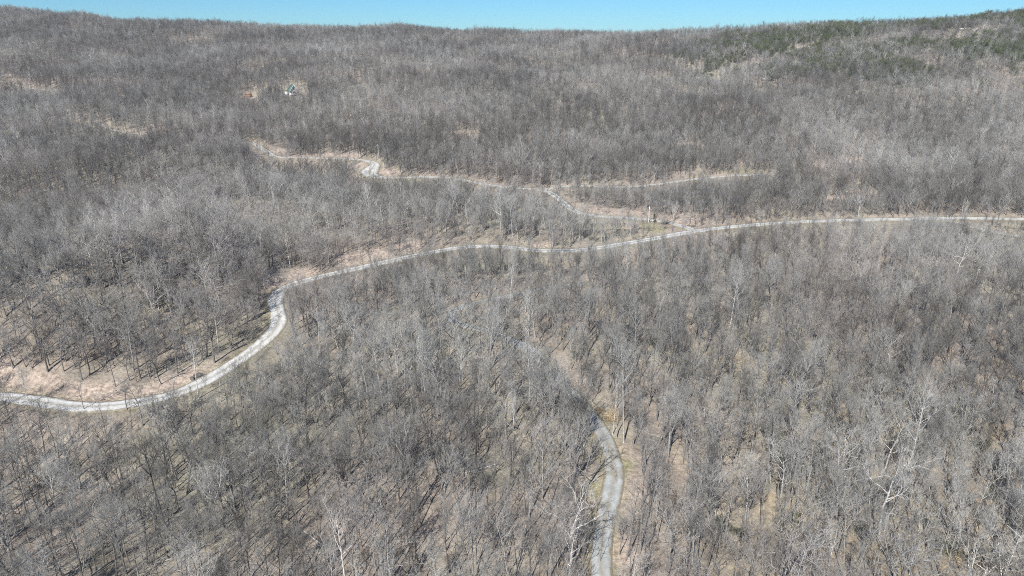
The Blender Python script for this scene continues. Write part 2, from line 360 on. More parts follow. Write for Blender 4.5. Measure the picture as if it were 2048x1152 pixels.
# ------------------------------------------------------------------ roads
ROADMAT = dict(gravel_road='gravel', hill_road='hill', side_road='hill', grey_track='track', driveway='lane', farm_lane='lane', upper_spur='hill')
ROADLIFT = dict(gravel_road=0, hill_road=-.02, side_road=-.04, grey_track=0, driveway=0, farm_lane=0, upper_spur=-.03)
for name, (Q, Z, w, vis) in road_paths.items():
    T = np.gradient(Q, axis=0); T /= np.linalg.norm(T, axis=1)[:, None]; Nn = np.stack([T[:, 1], -T[:, 0]], 1)
    wv = wid(Q, w)*(1+0.16*vnoise(Q[:, 0], Q[:, 1], 9, 9)+0.1*vnoise(Q[:, 0], Q[:, 1], 3.5, 3))
    prof = [(-0.62, -0.9, 0), (-0.5, -0.06, 0.06), (-0.3, 0.0, .27), (-.17, -0.05, .38), (0, 0.03, .5), (.17, -0.05, .62), (0.3, 0, .74), (0.5, -0.06, .94), (0.62, -0.9, 1)]
    V, UV = [], []
    for (a, dz, u) in prof:
        P = Q + Nn*(wv*a)[:, None]; V.append(np.column_stack([P, Z+dz+0.02+ROADLIFT[name]]))
    V = np.stack(V, 1); n, k = V.shape[:2]
    i = np.arange(n-1)[:, None]*k + np.arange(k-1)[None]
    F = np.stack([i, i+k, i+k+1, i+1], -1).reshape(-1, 4)[:, ::-1]
    me = np_mesh(name, V.reshape(-1, 3), F, M[ROADMAT[name]])
    uvl = me.uv_layers.new(name='UVMap'); li = np.empty(len(me.loops), np.int32); me.loops.foreach_get('vertex_index', li)
    U = np.array([p[2] for p in prof])[li % k]; s = (li//k)*2.5
    uvl.data.foreach_set('uv', np.stack([U, s], 1).astype(np.float32).ravel())
    me.polygons.foreach_set('use_smooth', np.ones(len(me.polygons), bool))
    tag(mesh_obj(name, me), kind='structure')

# ------------------------------------------------------------------ tree building
class MB:
    def __init__(s): s.V, s.F, s.n = [], [], 0
    def tube(s, P, r, k):
        """tapered tube through points P with radii r; the last ring closes to a point"""
        P = np.asarray(P, float); n = len(P)
        D = np.gradient(P, axis=0); D /= np.linalg.norm(D, axis=1)[:, None]+1e-9
        d = D[0]; a = np.cross(d, [0, 0, 1] if abs(d[2]) < .9 else [1, 0, 0]); a /= np.linalg.norm(a)
        th = np.arange(k)*2*math.pi/k
        for q in range(n-1):
            a = a - D[q]*np.dot(a, D[q]); a /= np.linalg.norm(a)+1e-9; b = np.cross(D[q], a)
            s.V.append(P[q] + r[q]*(np.cos(th)[:, None]*a + np.sin(th)[:, None]*b))
        s.V.append(P[-1][None])
        b0 = s.n
        for q in range(n-2):
            for m in range(k):
                i0, i1 = b0+q*k+m, b0+q*k+(m+1) % k
                s.F.append((i0, i1, i1+k)); s.F.append((i0, i1+k, i0+k))
        for m in range(k): s.F.append((b0+(n-2)*k+m, b0+(n-2)*k+(m+1) % k, b0+(n-1)*k))
        s.n += (n-1)*k+1
    def tri(s, P): s.V.append(np.asarray(P, float)); s.F.append((s.n, s.n+1, s.n+2)); s.n += 3
    def mesh(s, name, mats): return np_mesh(name, np.concatenate(s.V), s.F, mats)
def unit(v): return v/(np.linalg.norm(v)+1e-9)
def rnd(g, a, b): return a+(b-a)*g.random()
def limb_path(g, p, d, L, n, curl, up):
    P = [p]; d = unit(d)
    for q in range(n):
        d = unit(d + g.normal(0, curl, 3) + np.array([0, 0, up])); P.append(P[-1]+d*L/n)
    return np.array(P), d
def perp_dir(g, d, ang):
    a = unit(np.cross(d, g.normal(0, 1, 3))); return unit(d*math.cos(ang)+a*math.sin(ang))
def bare_tree(seed, H_, r0, start=0.45, nprim=11, spread=0.28, angle=(35, 65), crook=0.05, curl=0.14, up=0.16, nsec=5, nter=4, nq=4, tw=1.0, fork=0, tk=1.0, lean=0.02):
    g = np.random.default_rng(seed)
    T, Cc = MB(), MB()
    stems = []
    n = 9
    def trunk(p, d, L, r, nn):
        P = [np.array(p, float)]; d = unit(np.array(d, float))
        for q in range(nn):
            d = unit(d + g.normal(0, crook, 3)*np.array([1, 1, .3]) + np.array([0, 0, .10])); P.append(P[-1]+d*L/nn)
        P = np.array(P); t = np.linspace(0, 1, nn+1); rr = r*(1-t)**0.75+0.012; rr[0] *= 1.25
        T.tube(P, rr, 6); return P, rr
    l0 = g.normal(0, lean, 2)
    if fork:
        hf = H_*rnd(g, .22, .42); P = np.array([[0, 0, -.6], [l0[0]*.5, l0[1]*.5, hf*.5], [l0[0]*1., l0[1]*1., hf], [l0[0], l0[1], hf+.3]])
        T.tube(P, [r0*1.3, r0, r0*.9, 0], 6)
        for f in range(fork):
            a = g.random()*6.28 + f*2*math.pi/fork; d = np.array([math.cos(a)*.38, math.sin(a)*.38, 1])
            stems.append(trunk(P[2]-d*.3, d, (H_-hf)*rnd(g, .85, 1.02), r0*.72, 7)+(0.18,))
    else:
        stems.append(trunk((0, 0, -.6), (l0[0], l0[1], 1), H_+.6, r0, n)+(start,))
    for (P, rr, st) in stems:
        seg = np.linalg.norm(np.diff(P, axis=0), axis=1); s = np.concatenate([[0], np.cumsum(seg)]); L = s[-1]
        m = max(4, int(nprim/(len(stems)**.5))); a0 = g.random()*6.28
        for k in range(m):
            t = st + (0.985-st)*((k+g.random()*.8)/m); pos = np.array([np.interp(t*L, s, P[:, c]) for c in range(3)])
            rb = np.interp(t*L, s, rr)
            a = a0 + k*2.4 + g.normal(0, .3); th = R(rnd(g, *angle))*(1-0.45*(t-st)/(1-st)) ; 
            d = np.array([math.cos(a)*math.sin(th), math.sin(a)*math.sin(th), math.cos(th)])
            prof = 0.55+0.75*math.sin(math.pi*min(1, (t-st)/(1-st)*0.85+.12))
            Lp = H_*spread*1.38*prof*rnd(g, .7, 1.2)
            LP, dl = limb_path(g, pos, d, Lp, 5, curl, up*.6)
            T.tube(LP, np.linspace(1, .12, 6)*min(rb*.6, 0.02+Lp*.018)*tk, 4)
            for j in range(nsec):
                tt = 0.22+0.78*(j+g.random())/nsec; q = min(4, int(tt*5)); f = tt*5-q
                pb = LP[q]*(1-f)+LP[q+1]*f; db = perp_dir(g, unit(LP[q+1]-LP[q]), R(rnd(g, 28, 60))); db[2] += .15
                Ls = Lp*rnd(g, .28, .5)*(1.1-.45*tt)+.5
                SP, ds = limb_path(g, pb, db, Ls, 3, curl*1.1, up)
                Cc.tube(SP, np.array([1, .75, .45, 0])*(.012+.012*Ls)*tk, 3)
                for u in range(nter):
                    t3 = .2+.8*(u+g.random())/nter; q3 = min(2, int(t3*3)); f3 = t3*3-q3
                    pc = SP[q3]*(1-f3)+SP[q3+1]*f3; dc = perp_dir(g, unit(SP[q3+1]-SP[q3]), R(rnd(g, 20, 60))); dc = unit(dc+[0, 0, .25])
                    Lt = rnd(g, .6, 1.5)*tw; mid = pc+dc*Lt*.55+g.normal(0, .06, 3)
                    tip = mid+unit(dc+g.normal(0, .2, 3)+[0, 0, .1])*Lt*.5
                    Cc.tube([pc, mid, tip], np.array([.017, .012, 0])*tk, 3)
                    for v in range(nq):
                        t4 = g.random(); p4 = pc*(1-t4)+mid*t4 if v % 2 else mid*(1-t4)+tip*t4
                        d4 = unit(perp_dir(g, dc, R(rnd(g, 25, 65)))+[0, 0, .25])
                        Cc.tube([p4, p4+d4*rnd(g, .35, .95)*tw], [.0095*tk, 0], 3)
    return T.mesh('trunk', M['bark']), Cc.mesh('crown', M['twig'])
TALL, SPREAD, FORK, DENSE, SLIM = 'tall', 'spreading', 'forked', 'dense', 'slender'
protos = []
def P_(kind, *a, **k):
    k['nq'] = k.get('nq', 4); k['tk'] = 1.25; protos.append((kind, a[1], bare_tree(*a, **k)))
P_(TALL, 1, 25, .26, start=.5, nprim=11, spread=.17, angle=(35, 60))
P_(TALL, 2, 27, .28, start=.55, nprim=10, spread=.16, angle=(30, 55), crook=.035)
P_(TALL, 3, 23, .22, start=.45, nprim=11, spread=.18, angle=(38, 70), crook=.06)
P_(SPREAD, 4, 20, .32, start=.36, nprim=10, spread=.30, angle=(50, 85), crook=.10, curl=.26, up=.12, nsec=7)
P_(SPREAD, 5, 21, .34, start=.34, nprim=11, spread=.28, angle=(45, 80), crook=.12, curl=.28, up=.10, nsec=7)
P_(SPREAD, 6, 18, .27, start=.40, nprim=9, spread=.30, angle=(50, 80), crook=.11, curl=.24, nsec=7)
P_(FORK, 7, 21, .28, fork=2, nprim=12, spread=.19, angle=(35, 65), curl=.2)
P_(FORK, 8, 20, .28, fork=3, nprim=15, spread=.17, angle=(30, 60), curl=.18)
P_(DENSE, 9, 18, .21, start=.32, nprim=15, spread=.24, angle=(25, 48), curl=.08, up=.2, nsec=7, nter=5, nq=4)
P_(DENSE, 10, 19, .22, start=.36, nprim=14, spread=.23, angle=(25, 50), curl=.09, up=.2, nsec=8, nter=6, nq=4)
P_(SLIM, 11, 19, .12, start=.5, nprim=8, spread=.12, angle=(30, 55), nsec=4, nter=4, nq=3)
P_(SLIM, 12, 17, .10, start=.45, nprim=8, spread=.13, angle=(30, 55), nsec=4, nter=4, nq=3, crook=.07)
P_(SLIM, 13, 21, .13, start=.55, nprim=8, spread=.11, angle=(25, 50), nsec=4, nter=4, nq=3)
P_(TALL, 14, 22, .23, start=.42, nprim=12, spread=.19, angle=(35, 65), crook=.07, curl=.2)
NP = len(protos)
far_protos = []
for s, (hh, sprd, an, cu) in enumerate([(17, .27, (35, 65), .14), (16, .35, (45, 80), .24), (18, .23, (30, 60), .12), (14, .33, (25, 55), .10), (15, .31, (40, 75), .2), (16, .21, (30, 60), .12)]):
    far_protos.append(bare_tree(60+s, hh, .26 if s != 5 else .15, start=.28, nprim=9, spread=sprd*1.1, angle=an, curl=cu, nsec=5, nter=3, nq=2, tw=1.3, tk=2.0))
sap_protos = []
for s, (hh, sprd) in enumerate([(6, .22), (8, .18), (5, .3), (4, .38)]):
    sap_protos.append(bare_tree(80+s, hh, .045, start=.15, nprim=9, spread=sprd, angle=(20, 50), crook=.1, nsec=4, nter=3, nq=2, tw=.6, fork=0 if s < 2 else 3, tk=.9))

# ------------------------------------------------------------------ planting
SX, SY = 8, 8
mask = np.zeros((150, 262)); mvis = np.zeros((150, 262))
for name, (Q, Z, w, vis) in road_paths.items():
    for side in (-.4, 0, .4):
        T = np.gradient(Q, axis=0); T /= np.linalg.norm(T, axis=1)[:, None]
        for f in (0, .5):
            X = Q[:, 0]+T[:, 1]*w*side+T[:, 0]*2.5*f; Y = Q[:, 1]-T[:, 0]*w*side+T[:, 1]*2.5*f
            px, py, dp = project(X, Y, Z)
            for a, b, d in zip(px, py, dp):
                c, r = int(a//SX)+3, int(b//SY)
                if 0 <= c < 262 and 0 <= r < 150: mask[r, c] = max(mask[r, c], d); mvis[r, c] = max(mvis[r, c], vis if name != 'grey_track' else float(np.interp(b, [600, 700, 760, 860, 880, 1040, 1060, 1110, 1130], [.0, .05, .12, .15, .85, .9, .05, .05, .5])))
for (x, y, r, z, s, fr) in CLEAR:
    if y > 150 and r >= 7:
        zz = float(H(x, y)[0]); a, b, d = project(x, y, zz); c, rr = int(a//SX)+3, int(b//SY)
        k = int(r*FPX/d/SX*0.8)
        for q in range(-k, k+1):
            if 0 <= c+q < 262 and 0 <= rr < 150 and mask[rr, c+q] == 0: mask[rr, c+q] = d; mvis[rr, c+q] = .35*s+.2
for px_, py_ in [(a, b) for a in range(568, 606, 8) for b in (172, 180, 188)] + [(a, b) for a in (489, 497, 505) for b in (188, 196)]:
    mask[py_//SY, px_//SX+3] = 690; mvis[py_//SY, px_//SX+3] = .85
def scatter(step0, y0, y1, amax, jit=.48, seed=1, grow=0.0):
    g = np.random.default_rng(seed); out = []
    y = y0
    while y < y1:
        st = step0*(1+grow*max(0, y-300)/1000)*(1-.15*min(1, max(0, y-200)/220))
        xm = amax*max(y, 120)+30
        n = int(2*xm/st); X = (np.arange(n)+.5)*2*xm/n-xm + (g.random(n)-.5)*2*jit*st; Yv = y+(g.random(n)-.5)*2*jit*st
        out.append(np.stack([X, Yv], 1)); y += st
    return np.concatenate(out), g
pts, g = scatter(3.8, 62, 1220, .83, seed=5, grow=0.0)
BK = ray_ground(526, 605, H0)
pts = np.concatenate([pts, np.array(BK)+g.normal(0, 1, (20, 2))*[7, 13]])
sx = g.random(800); sl_ = np.array([(-250, 150), (-180, 172), (-150, 196), (-134, 222), (-120, 250), (-105, 285)])
pts = np.concatenate([pts, np.stack([np.interp(sx*5, range(6), sl_[:, 0]), np.interp(sx*5, range(6), sl_[:, 1])], 1)+g.normal(0, 1, (800, 2))*17+[10, -14]])
dens = vnoise(pts[:, 0], pts[:, 1], 38, 11)+.6*vnoise(pts[:, 0], pts[:, 1], 14, 12)
aa = pts[:, 0]/pts[:, 1]; lz = smooth((pts[:, 1]-(np.interp(np.clip(aa, -1, 1), RA, RD)-240))/120)*smooth((aa-.22)/.1)*smooth((.8-aa)/.1)
pts = pts[g.random(len(pts)) < np.clip(.88+.55*dens-.3*lz, .2, 1)]
ridge = np.interp(np.clip(pts[:, 0]/pts[:, 1], -1, 1), RA, RD); pts = pts[pts[:, 1] < ridge+70]
pts = pts[(project(pts[:, 0], pts[:, 1], np.full(len(pts), 5.0))[1] < 1500)]
z, d, j, side = H(pts[:, 0], pts[:, 1], True)
ok = d > RW[j]/2+np.where(RV[j] == .7, .5, 1.5)
for (x, y, r, zn, s, fr) in CLEAR:
    if fr: ok &= np.hypot(pts[:, 0]-x, pts[:, 1]-y) > r*.8*(1+.5*vnoise(pts[:, 0], pts[:, 1], 6, 2))
pts, z = pts[ok], z[ok]; n = len(pts)
X, Y = pts.T
kindp = g.random(n)
reg = vnoise(X, Y, 55, 13)   # stands differ
pi_ = np.empty(n, int)
w = np.array([1.2, 1.1, 1.2, .7, .6, .9, .8, .7, .9, .9, 1.1, 1.1, 1.0, 1.2])
slimb = np.array([0, 0, 0, 0, 0, 0, 0, 0, 0, 0, 1, 1, 1, 0]); spb = np.array([0, 0, 0, 1, 1, 1, 1, 1, 0, 0, 0, 0, 0, 0])
for q in range(n):
    ww = w*(1+slimb*max(-.8, 3*reg[q]))*(1+spb*max(-.8, -3*reg[q])); pi_[q] = np.searchsorted(np.cumsum(ww)/ww.sum(), kindp[q])
pi_ = np.minimum(pi_, NP-1)
hts = np.array([p[1] for p in protos], float)
scl = np.clip(g.normal(.53, .13, n), .26, .95)*(1-.10*smooth((Y-190)/130))*(1-.12*smooth((Y-400)/350))
scl *= 1+.5*vnoise(X, Y, 26, 51)*smooth((Y-600)/200)
crest = smooth((Y-(np.interp(np.clip(X/Y, -1, 1), RA, RD)-60))/60); scl *= 1-.22*crest
onspur = seg_dist(X, Y, [(-250, 145), (-150, 196), (-120, 250), (-90, 300)]) < 38
pi_ = np.where(onspur & (g.random(n) < .6), g.choice([8, 9], n), pi_); scl = np.where(onspur, scl*.86, scl)
bigt = (g.random(n) < .06)&(Y < 420); scl = np.where(bigt, np.clip(scl*1.4, .75, 1.0), scl)
tintv = np.clip(.02*smooth((330-Y)/120)-.09*smooth((Y-380)/250)+bigt*.04+.44+.15*g.normal(0, 1, n)*(1+.25*smooth((Y-250)/200))+.5*vnoise(X, Y, 60, 14)+.2*vnoise(X, Y, 180, 15)-.3*(np.hypot(X-BK[0]+4, Y-BK[1])<8)+.16*onspur+(g.random(n) < .05)*.4-(g.random(n) < .14)*.3, 0, 1)  # trees around BK get a darker tint, painting in the bank's shade
# trees below a road or clearing grow low (power-line-like cut slopes); some stay
hh = scl*hts[pi_]
px0, py0, dp0 = project(X, Y, z)
keep = np.ones(n, bool)
lucky = g.random(n)
for q in range(n):
    if dp0[q] > 700 or not (-40 < px0[q] < 2080): continue
    top = project(X[q], Y[q], z[q]+hh[q])[1]
    cw = max(1, int(hh[q]*.17*FPX/dp0[q]/SX)); c = int(px0[q]//SX)+3
    r1, r0 = int(py0[q]//SY), max(0, int(top//SY))
    if r0 >= 149: continue
    r1 = min(r1, 149)
    sub = (mask[r0:r1+1, max(0, c-cw):c+cw+1] > dp0[q]+3)
    if sub.any():
        v = mvis[r0:r1+1, max(0, c-cw):c+cw+1][sub].max()
        if lucky[q] < 1-v*.93: continue
        rows = np.where(sub.any(1))[0]; rlow = (r0+rows.max()+1.0)*SY
        avail = max(0, (py0[q]-rlow))/FPX*dp0[q]/cp
        if avail < 3.0: keep[q] = False
        else: scl[q] *= min(1, avail/hh[q]*1.1)
X, Y, z, pi_, scl, tintv, px0, py0, dp0 = [a[keep] for a in (X, Y, z, pi_, scl, tintv, px0, py0, dp0)]
n = len(X); hh = scl*hts[pi_]; rotz = g.random(n)*6.283
lean = g.normal(0, .035, (n, 2))
# specials surveyed from the photograph
special = []
def sp_tree(px, py, proto, height, tint, label, rz=0):
    x, y = ray_ground(px, py, lambda a, b: H0(a, b)); special.append((x, y, proto, height*.78/hts[proto], tint, label, rz))
sp_tree(1142, 1128, 4, 21, 1.0, 'white-limbed crooked tree overhanging the grey track at the bottom of the picture', 2.0)
sp_tree(850, 775, 8, 20, .95, 'broad pale crowned tree with dense silvery twigs, the brightest crown above the middle slope')
sp_tree(1492, 1035, 9, 17, .98, 'round-topped silvery tree with very dense fine twigs on the lower right slope')
sp_tree(1225, 868, 10, 19, .95, 'tall pole-like pale trunk beside the straw-coloured brush on the grey track')
sp_tree(1560, 1010, 4, 18, .9, 'crooked grey oak with zigzag pale limbs in the lower right slope')
sp_tree(1610, 985, 3, 18, .75, 'wide crooked grey oak just upslope of the round-topped silvery tree')
sp_tree(1346, 442, 7, 12, 1.0, 'pale bleached forked tree standing right of the dark evergreen by the hill road')
sp_tree(480, 1092, 4, 20, .35, 'dark thick-limbed oak with a crooked trunk among long shadows at lower left')
sp_tree(1385, 1130, 9, 16, .8, 'dense twiggy tree right of the grey track at the bottom edge')
sp_tree(430, 1030, 7, 19, .95, 'pale forked tree with bright limbs among long shadows at lower left')
sp_tree(60, 812, 8, 11, .9, 'pale bushy tree in front of the gravel road at the left edge')
sp_tree(170, 822, 5, 11, .6, 'low spreading tree against the gravel road near the left edge')
sp_tree(255, 822, 6, 10, .3, 'small dark forked tree against the gravel road left of its long bend')
sp_tree(438, 697, 0, 20, .95, 'tall straight pale trunk on the slope above the gravel road bend')

sp_tree(1168, 1118, 9, 13, .5, 'bushy grey tree leaning over the left edge of the grey track near the bottom')
sp_tree(1240, 1108, 13, 15, .6, 'grey tree on the right edge of the grey track near the bottom')
sp_tree(1200, 1125, 10, 10, .4, 'low bushy brown tree half covering the bottom of the grey track')
sp_tree(1108, 812, 8, 15, .55, 'dense grey tree hiding the upper stretch of the grey track')
sp_tree(1140, 842, 9, 14, .6, 'round twiggy tree left of the straw brush covering the track')
sp_tree(1172, 872, 13, 14, .45, 'brown-grey tree just left of where the grey track opens out')
sp_tree(1080, 778, 7, 15, .5, 'many-stemmed tree over the last visible bit of the grey track')
app = hh/dp0; ptop = project(X, Y, z+hh)[1]
inframe = (px0 > 5) & (px0 < 2043) & (py0 < 1190) & (ptop < 1130)
order = np.argsort(-(app*inframe)); NI = 300-len(special)
big = order[:NI]; isbig = np.zeros(n, bool); isbig[big] = True
SH = lambda t: 'dark' if t < .3 else 'brown-grey' if t < .5 else 'grey' if t < .72 else 'silvery' if t < .9 else 'white-barked'
KN = {TALL: 'tall straight', SPREAD: 'crooked spreading', FORK: 'many-stemmed forked', DENSE: 'round dense-crowned', SLIM: 'slender pole-like'}
def region(px, py, x, y):
    Qt = road_paths['grey_track'][0]; d = np.hypot(Qt[:, 0]-x, Qt[:, 1]-y).min()
    row = 'at the bottom edge' if py > 1090 else 'low down' if py > 990 else 'partway up' if py > 880 else 'higher up'
    tx = np.interp(py, [700, 780, 875, 960, 1080, 1200], [1064, 1130, 1210, 1229, 1203, 1208])
    if d < 8: where = 'on the grey track verge'
    elif px < 160: where = 'by the left margin'
    elif px < 400: where = 'among the left shadows'
    elif px < 640: where = 'left of centre'
    elif px < 860: where = 'near the centre'
    elif px < tx-130: where = 'well left of track'
    elif px < tx: where = 'just left of track'
    elif px < tx+140: where = 'just right of track'
    elif px < 1560: where = 'on the sandy ground'
    elif px < 1740: where = 'on the right slope'
    elif px < 1900: where = 'by the laurels'
    else: where = 'by the right margin'
    return row, where
rec = []
for q in big: rec.append([X[q], Y[q], z[q], int(pi_[q]), scl[q], tintv[q], None, rotz[q], lean[q], px0[q], py0[q]])
for (x, y, p, s, t, lab, rz) in special:
    zz = float(H(x, y)[0]); a, b, _ = project(x, y, zz); rec.append([x, y, zz, p, s, t, lab, rz, (0, 0), float(a), float(b)])
cells = {}
for r in rec:
    if r[6] is None:
        k = KN[protos[r[3]][0]]; row, where = region(r[9], r[10], r[0], r[1])
        cells.setdefault((SH(r[5]), k, row, where), []).append(r)
ORD = 'leftmost second third fourth fifth sixth seventh eighth ninth tenth eleventh twelfth thirteenth fourteenth'.split()
for (sh, k, row, where), L in cells.items():
    L.sort(key=lambda r: r[9])
    for m_, r in enumerate(L):
        if len(L) == 1: r[6] = f'{k} {sh} bare tree {where}, {row}'
        elif len(L) == 2: r[6] = f'{("left", "right")[m_]} of two {k} {sh} trees {where}, {row}'
        else: r[6] = (f'leftmost of {k} {sh} trees' if m_ == 0 else f'{ORD[min(m_, 13)]} from left, {k} {sh} tree')+f' {where}, {row}'
for r in rec:
    T = empty('bare_tree', (r[0], r[1], r[2]), r[7], float(r[4])); T.rotation_euler = (r[8][0], r[8][1], r[7])
    tag(T, r[6], 'tree', 'bare trees on the near slope')
    for nm, me in zip(('trunk', 'crown'), protos[r[3]][2]):
        o = mesh_obj(nm, me, T); o['tint'] = float(r[5])

# ---- the rest of the forest: one body
def instancer(name, P, rot, scale, idx, tint_, sets, **kw):
    """P points; idx chooses a set (list of prototype meshes), random pick inside it"""
    me = bpy.data.meshes.new(name); me.vertices.add(len(P)); me.vertices.foreach_set('co', np.asarray(P, np.float32).ravel())
    for nm, ty, arr, f in (('rot', 'FLOAT_VECTOR', rot, 'vector'), ('scl', 'FLOAT', scale, 'value'), ('cls', 'INT', idx[:, 0], 'value'), ('pick', 'INT', idx[:, 1], 'value'), ('tint', 'FLOAT', tint_, 'value')):
        a = me.attributes.new(nm, ty, 'POINT'); a.data.foreach_set(f, np.ascontiguousarray(arr, np.int32 if ty == 'INT' else np.float32).ravel())
    o = bpy.data.objects.new(name, me); COL.objects.link(o)
    nt = bpy.data.node_groups.new(name, 'GeometryNodeTree'); L = nt.links
    nt.interface.new_socket('Geometry', in_out='INPUT', socket_type='NodeSocketGeometry'); nt.interface.new_socket('Geometry', in_out='OUTPUT', socket_type='NodeSocketGeometry')
    gi, go = nt.nodes.new('NodeGroupInput'), nt.nodes.new('NodeGroupOutput')
    def attr(nm, ty):
        a = nt.nodes.new('GeometryNodeInputNamedAttribute'); a.data_type = ty; a.inputs[0].default_value = nm; return a.outputs[0]
    ar, asc, ac, ap = attr('rot', 'FLOAT_VECTOR'), attr('scl', 'FLOAT'), attr('cls', 'INT'), attr('pick', 'INT')
    fin = nt.nodes.new('GeometryNodeJoinGeometry')
    e2r = nt.nodes.new('FunctionNodeEulerToRotation'); L.new(ar, e2r.inputs[0])
    for k, ms in enumerate(sets):
        jn = nt.nodes.new('GeometryNodeJoinGeometry')
        for pair in ms:
            pj = nt.nodes.new('GeometryNodeJoinGeometry')
            for me_ in pair:
                po = bpy.data.objects.new(name+'_source', me_)
                oi = nt.nodes.new('GeometryNodeObjectInfo'); oi.inputs[0].default_value = po; L.new(oi.outputs['Geometry'], pj.inputs[0])
            g2 = nt.nodes.new('GeometryNodeGeometryToInstance'); L.new(pj.outputs[0], g2.inputs[0]); L.new(g2.outputs[0], jn.inputs[0])
        cmp_ = nt.nodes.new('FunctionNodeCompare'); cmp_.data_type = 'INT'; cmp_.operation = 'EQUAL'; L.new(ac, cmp_.inputs[2]); cmp_.inputs[3].default_value = k
        iop = nt.nodes.new('GeometryNodeInstanceOnPoints'); iop.inputs['Pick Instance'].default_value = True
        L.new(gi.outputs[0], iop.inputs['Points']); L.new(cmp_.outputs[0], iop.inputs['Selection']); L.new(jn.outputs[0], iop.inputs['Instance'])
        L.new(ap, iop.inputs['Instance Index']); L.new(e2r.outputs[0], iop.inputs['Rotation']); L.new(asc, iop.inputs['Scale'])
        L.new(iop.outputs[0], fin.inputs[0])
    L.new(fin.outputs[0], go.inputs[0])
    md = o.modifiers.new('scatter', 'NODES'); md.node_group = nt
    tag(o, **kw); return o
rest = ~isbig
Xr, Yr, zr, pr, sr, tr, rr_ = X[rest], Y[rest], z[rest], pi_[rest], scl[rest], tintv[rest], rotz[rest]
lr = lean[rest]
farm = Yr > 330
cls = farm.astype(int)
# near set holds every near prototype; index order inside a join does not matter
instancer('forest', np.stack([Xr, Yr, zr], 1), np.stack([lr[:, 0], lr[:, 1], rr_], 1), sr, np.stack([cls, np.where(farm, (rr_*1000).astype(int) % len(far_protos), pr)], 1), tr,
          [[p[2] for p in protos], far_protos], kind='stuff', label='leafless hardwood forest covering the hillsides up to the skyline', cat='forest')
# ---- saplings and brush
ps, g2_ = scatter(4.4, 66, 560, .80, seed=9)
zz, dd, jj, ss = H(ps[:, 0], ps[:, 1], True)
dn = vnoise(ps[:, 0], ps[:, 1], 30, 21)
okk = (dd > RW[jj]/2+.8) & (g2_.random(len(ps)) < np.clip(.5+1.1*dn, .1, .95)) & (project(ps[:, 0], ps[:, 1], np.full(len(ps), 5.0))[1] < 1400)
for (x, y, r, zn, s, fr) in CLEAR: okk &= (np.hypot(ps[:, 0]-x, ps[:, 1]-y) > r*.75) | (g2_.random(len(ps)) < .4)
ps, zz = ps[okk], zz[okk]; m_ = len(ps)
instancer('undergrowth', np.column_stack([ps, zz]), np.stack([g2_.normal(0, .06, m_), g2_.normal(0, .06, m_), g2_.random(m_)*6.28], 1), np.clip(g2_.normal(.8, .25, m_), .3, 1.4),
          np.stack([np.zeros(m_, int), g2_.integers(0, len(sap_protos), m_)], 1), np.clip(.5+.2*g2_.normal(0, 1, m_), 0, 1), [sap_protos], kind='stuff', label='thin leafless saplings and brush between the trees', cat='undergrowth')

# ------------------------------------------------------------------ evergreens
def leafy(seed, h, r, nleaf, size, conical=False, mat='leaf'):
    g = np.random.default_rng(seed); T, C_ = MB(), MB()
    stems = 1 if conical else 5
    tips = []
    for s in range(stems):
        a = g.random()*6.28; d = np.array([math.cos(a)*.35, math.sin(a)*.35, 1]) if not conical else np.array([0, 0, 1.])
        P, _ = limb_path(g, np.array([0, 0, -.3]), d, h*(.95 if conical else rnd(g, .6, .95)), 5, .06 if conical else .16, 0); T.tube(P, np.linspace(1, .1, 6)*(.03+.014*h), 5); tips.append(P)
        for k in range(26 if conical else 9):
            t = rnd(g, .12, .97); p = P[min(4, int(t*5))]*(1-(t*5 % 1))+P[min(5, int(t*5)+1)]*(t*5 % 1); b = g.random()*6.28
            L = r*((1.08-t) if conical else rnd(g, .5, 1)*math.sin(math.pi*min(1, t*.75+.2))); Q, _ = limb_path(g, p, np.array([math.cos(b), math.sin(b), .15]), L, 3, .15, .06)
            T.tube(Q, np.array([.035, .025, .015, 0])*h/5, 3); tips.append(Q)
    for k in range(nleaf):
        Q = tips[g.integers(len(tips))] if not conical else tips[1+g.integers(len(tips)-1)]
        t = g.random()**.6*(len(Q)-1); q = min(len(Q)-2, int(t)); p = Q[q]*(1-t+q)+Q[q+1]*(t-q)+g.normal(0, size*.8, 3)
        if p[2] < .1: continue
        a, b = unit(g.normal(0, 1, 3)), unit(g.normal(0, 1, 3)); s = size*rnd(g, .5, 1.2)
        C_.tri([p-a*s, p+a*s*.6+b*s*.5, p+b*s*.2-np.array([0, 0, s*.5])])
    return T.mesh('stem', M['bark']), C_.mesh('foliage', M[mat])
laurels = [leafy(1, 3.4, 2.3, 1500, .17), leafy(2, 2.6, 2.6, 1400, .17), leafy(3, 4.2, 2.4, 1700, .18, mat='leaf_pale')]
pine = leafy(5, 8, 2.3, 3600, .2, True)
def place(name, meshes, px, py, s, label, cat, group=None, rz=0):
    x, y = ray_ground(px, py, lambda a, b: H0(a, b)); zq = float(H(x, y)[0])
    T = empty(name, (x, y, zq), rz, s); tag(T, label, cat, group)
    for nm, me in zip(('stem', 'foliage'), meshes): mesh_obj(nm, me, T)['tint'] = .4
    return T
place('evergreen_tree', pine, 1309, 445, .62, 'small dark green conifer beside the utility pole on the hill road', 'tree')
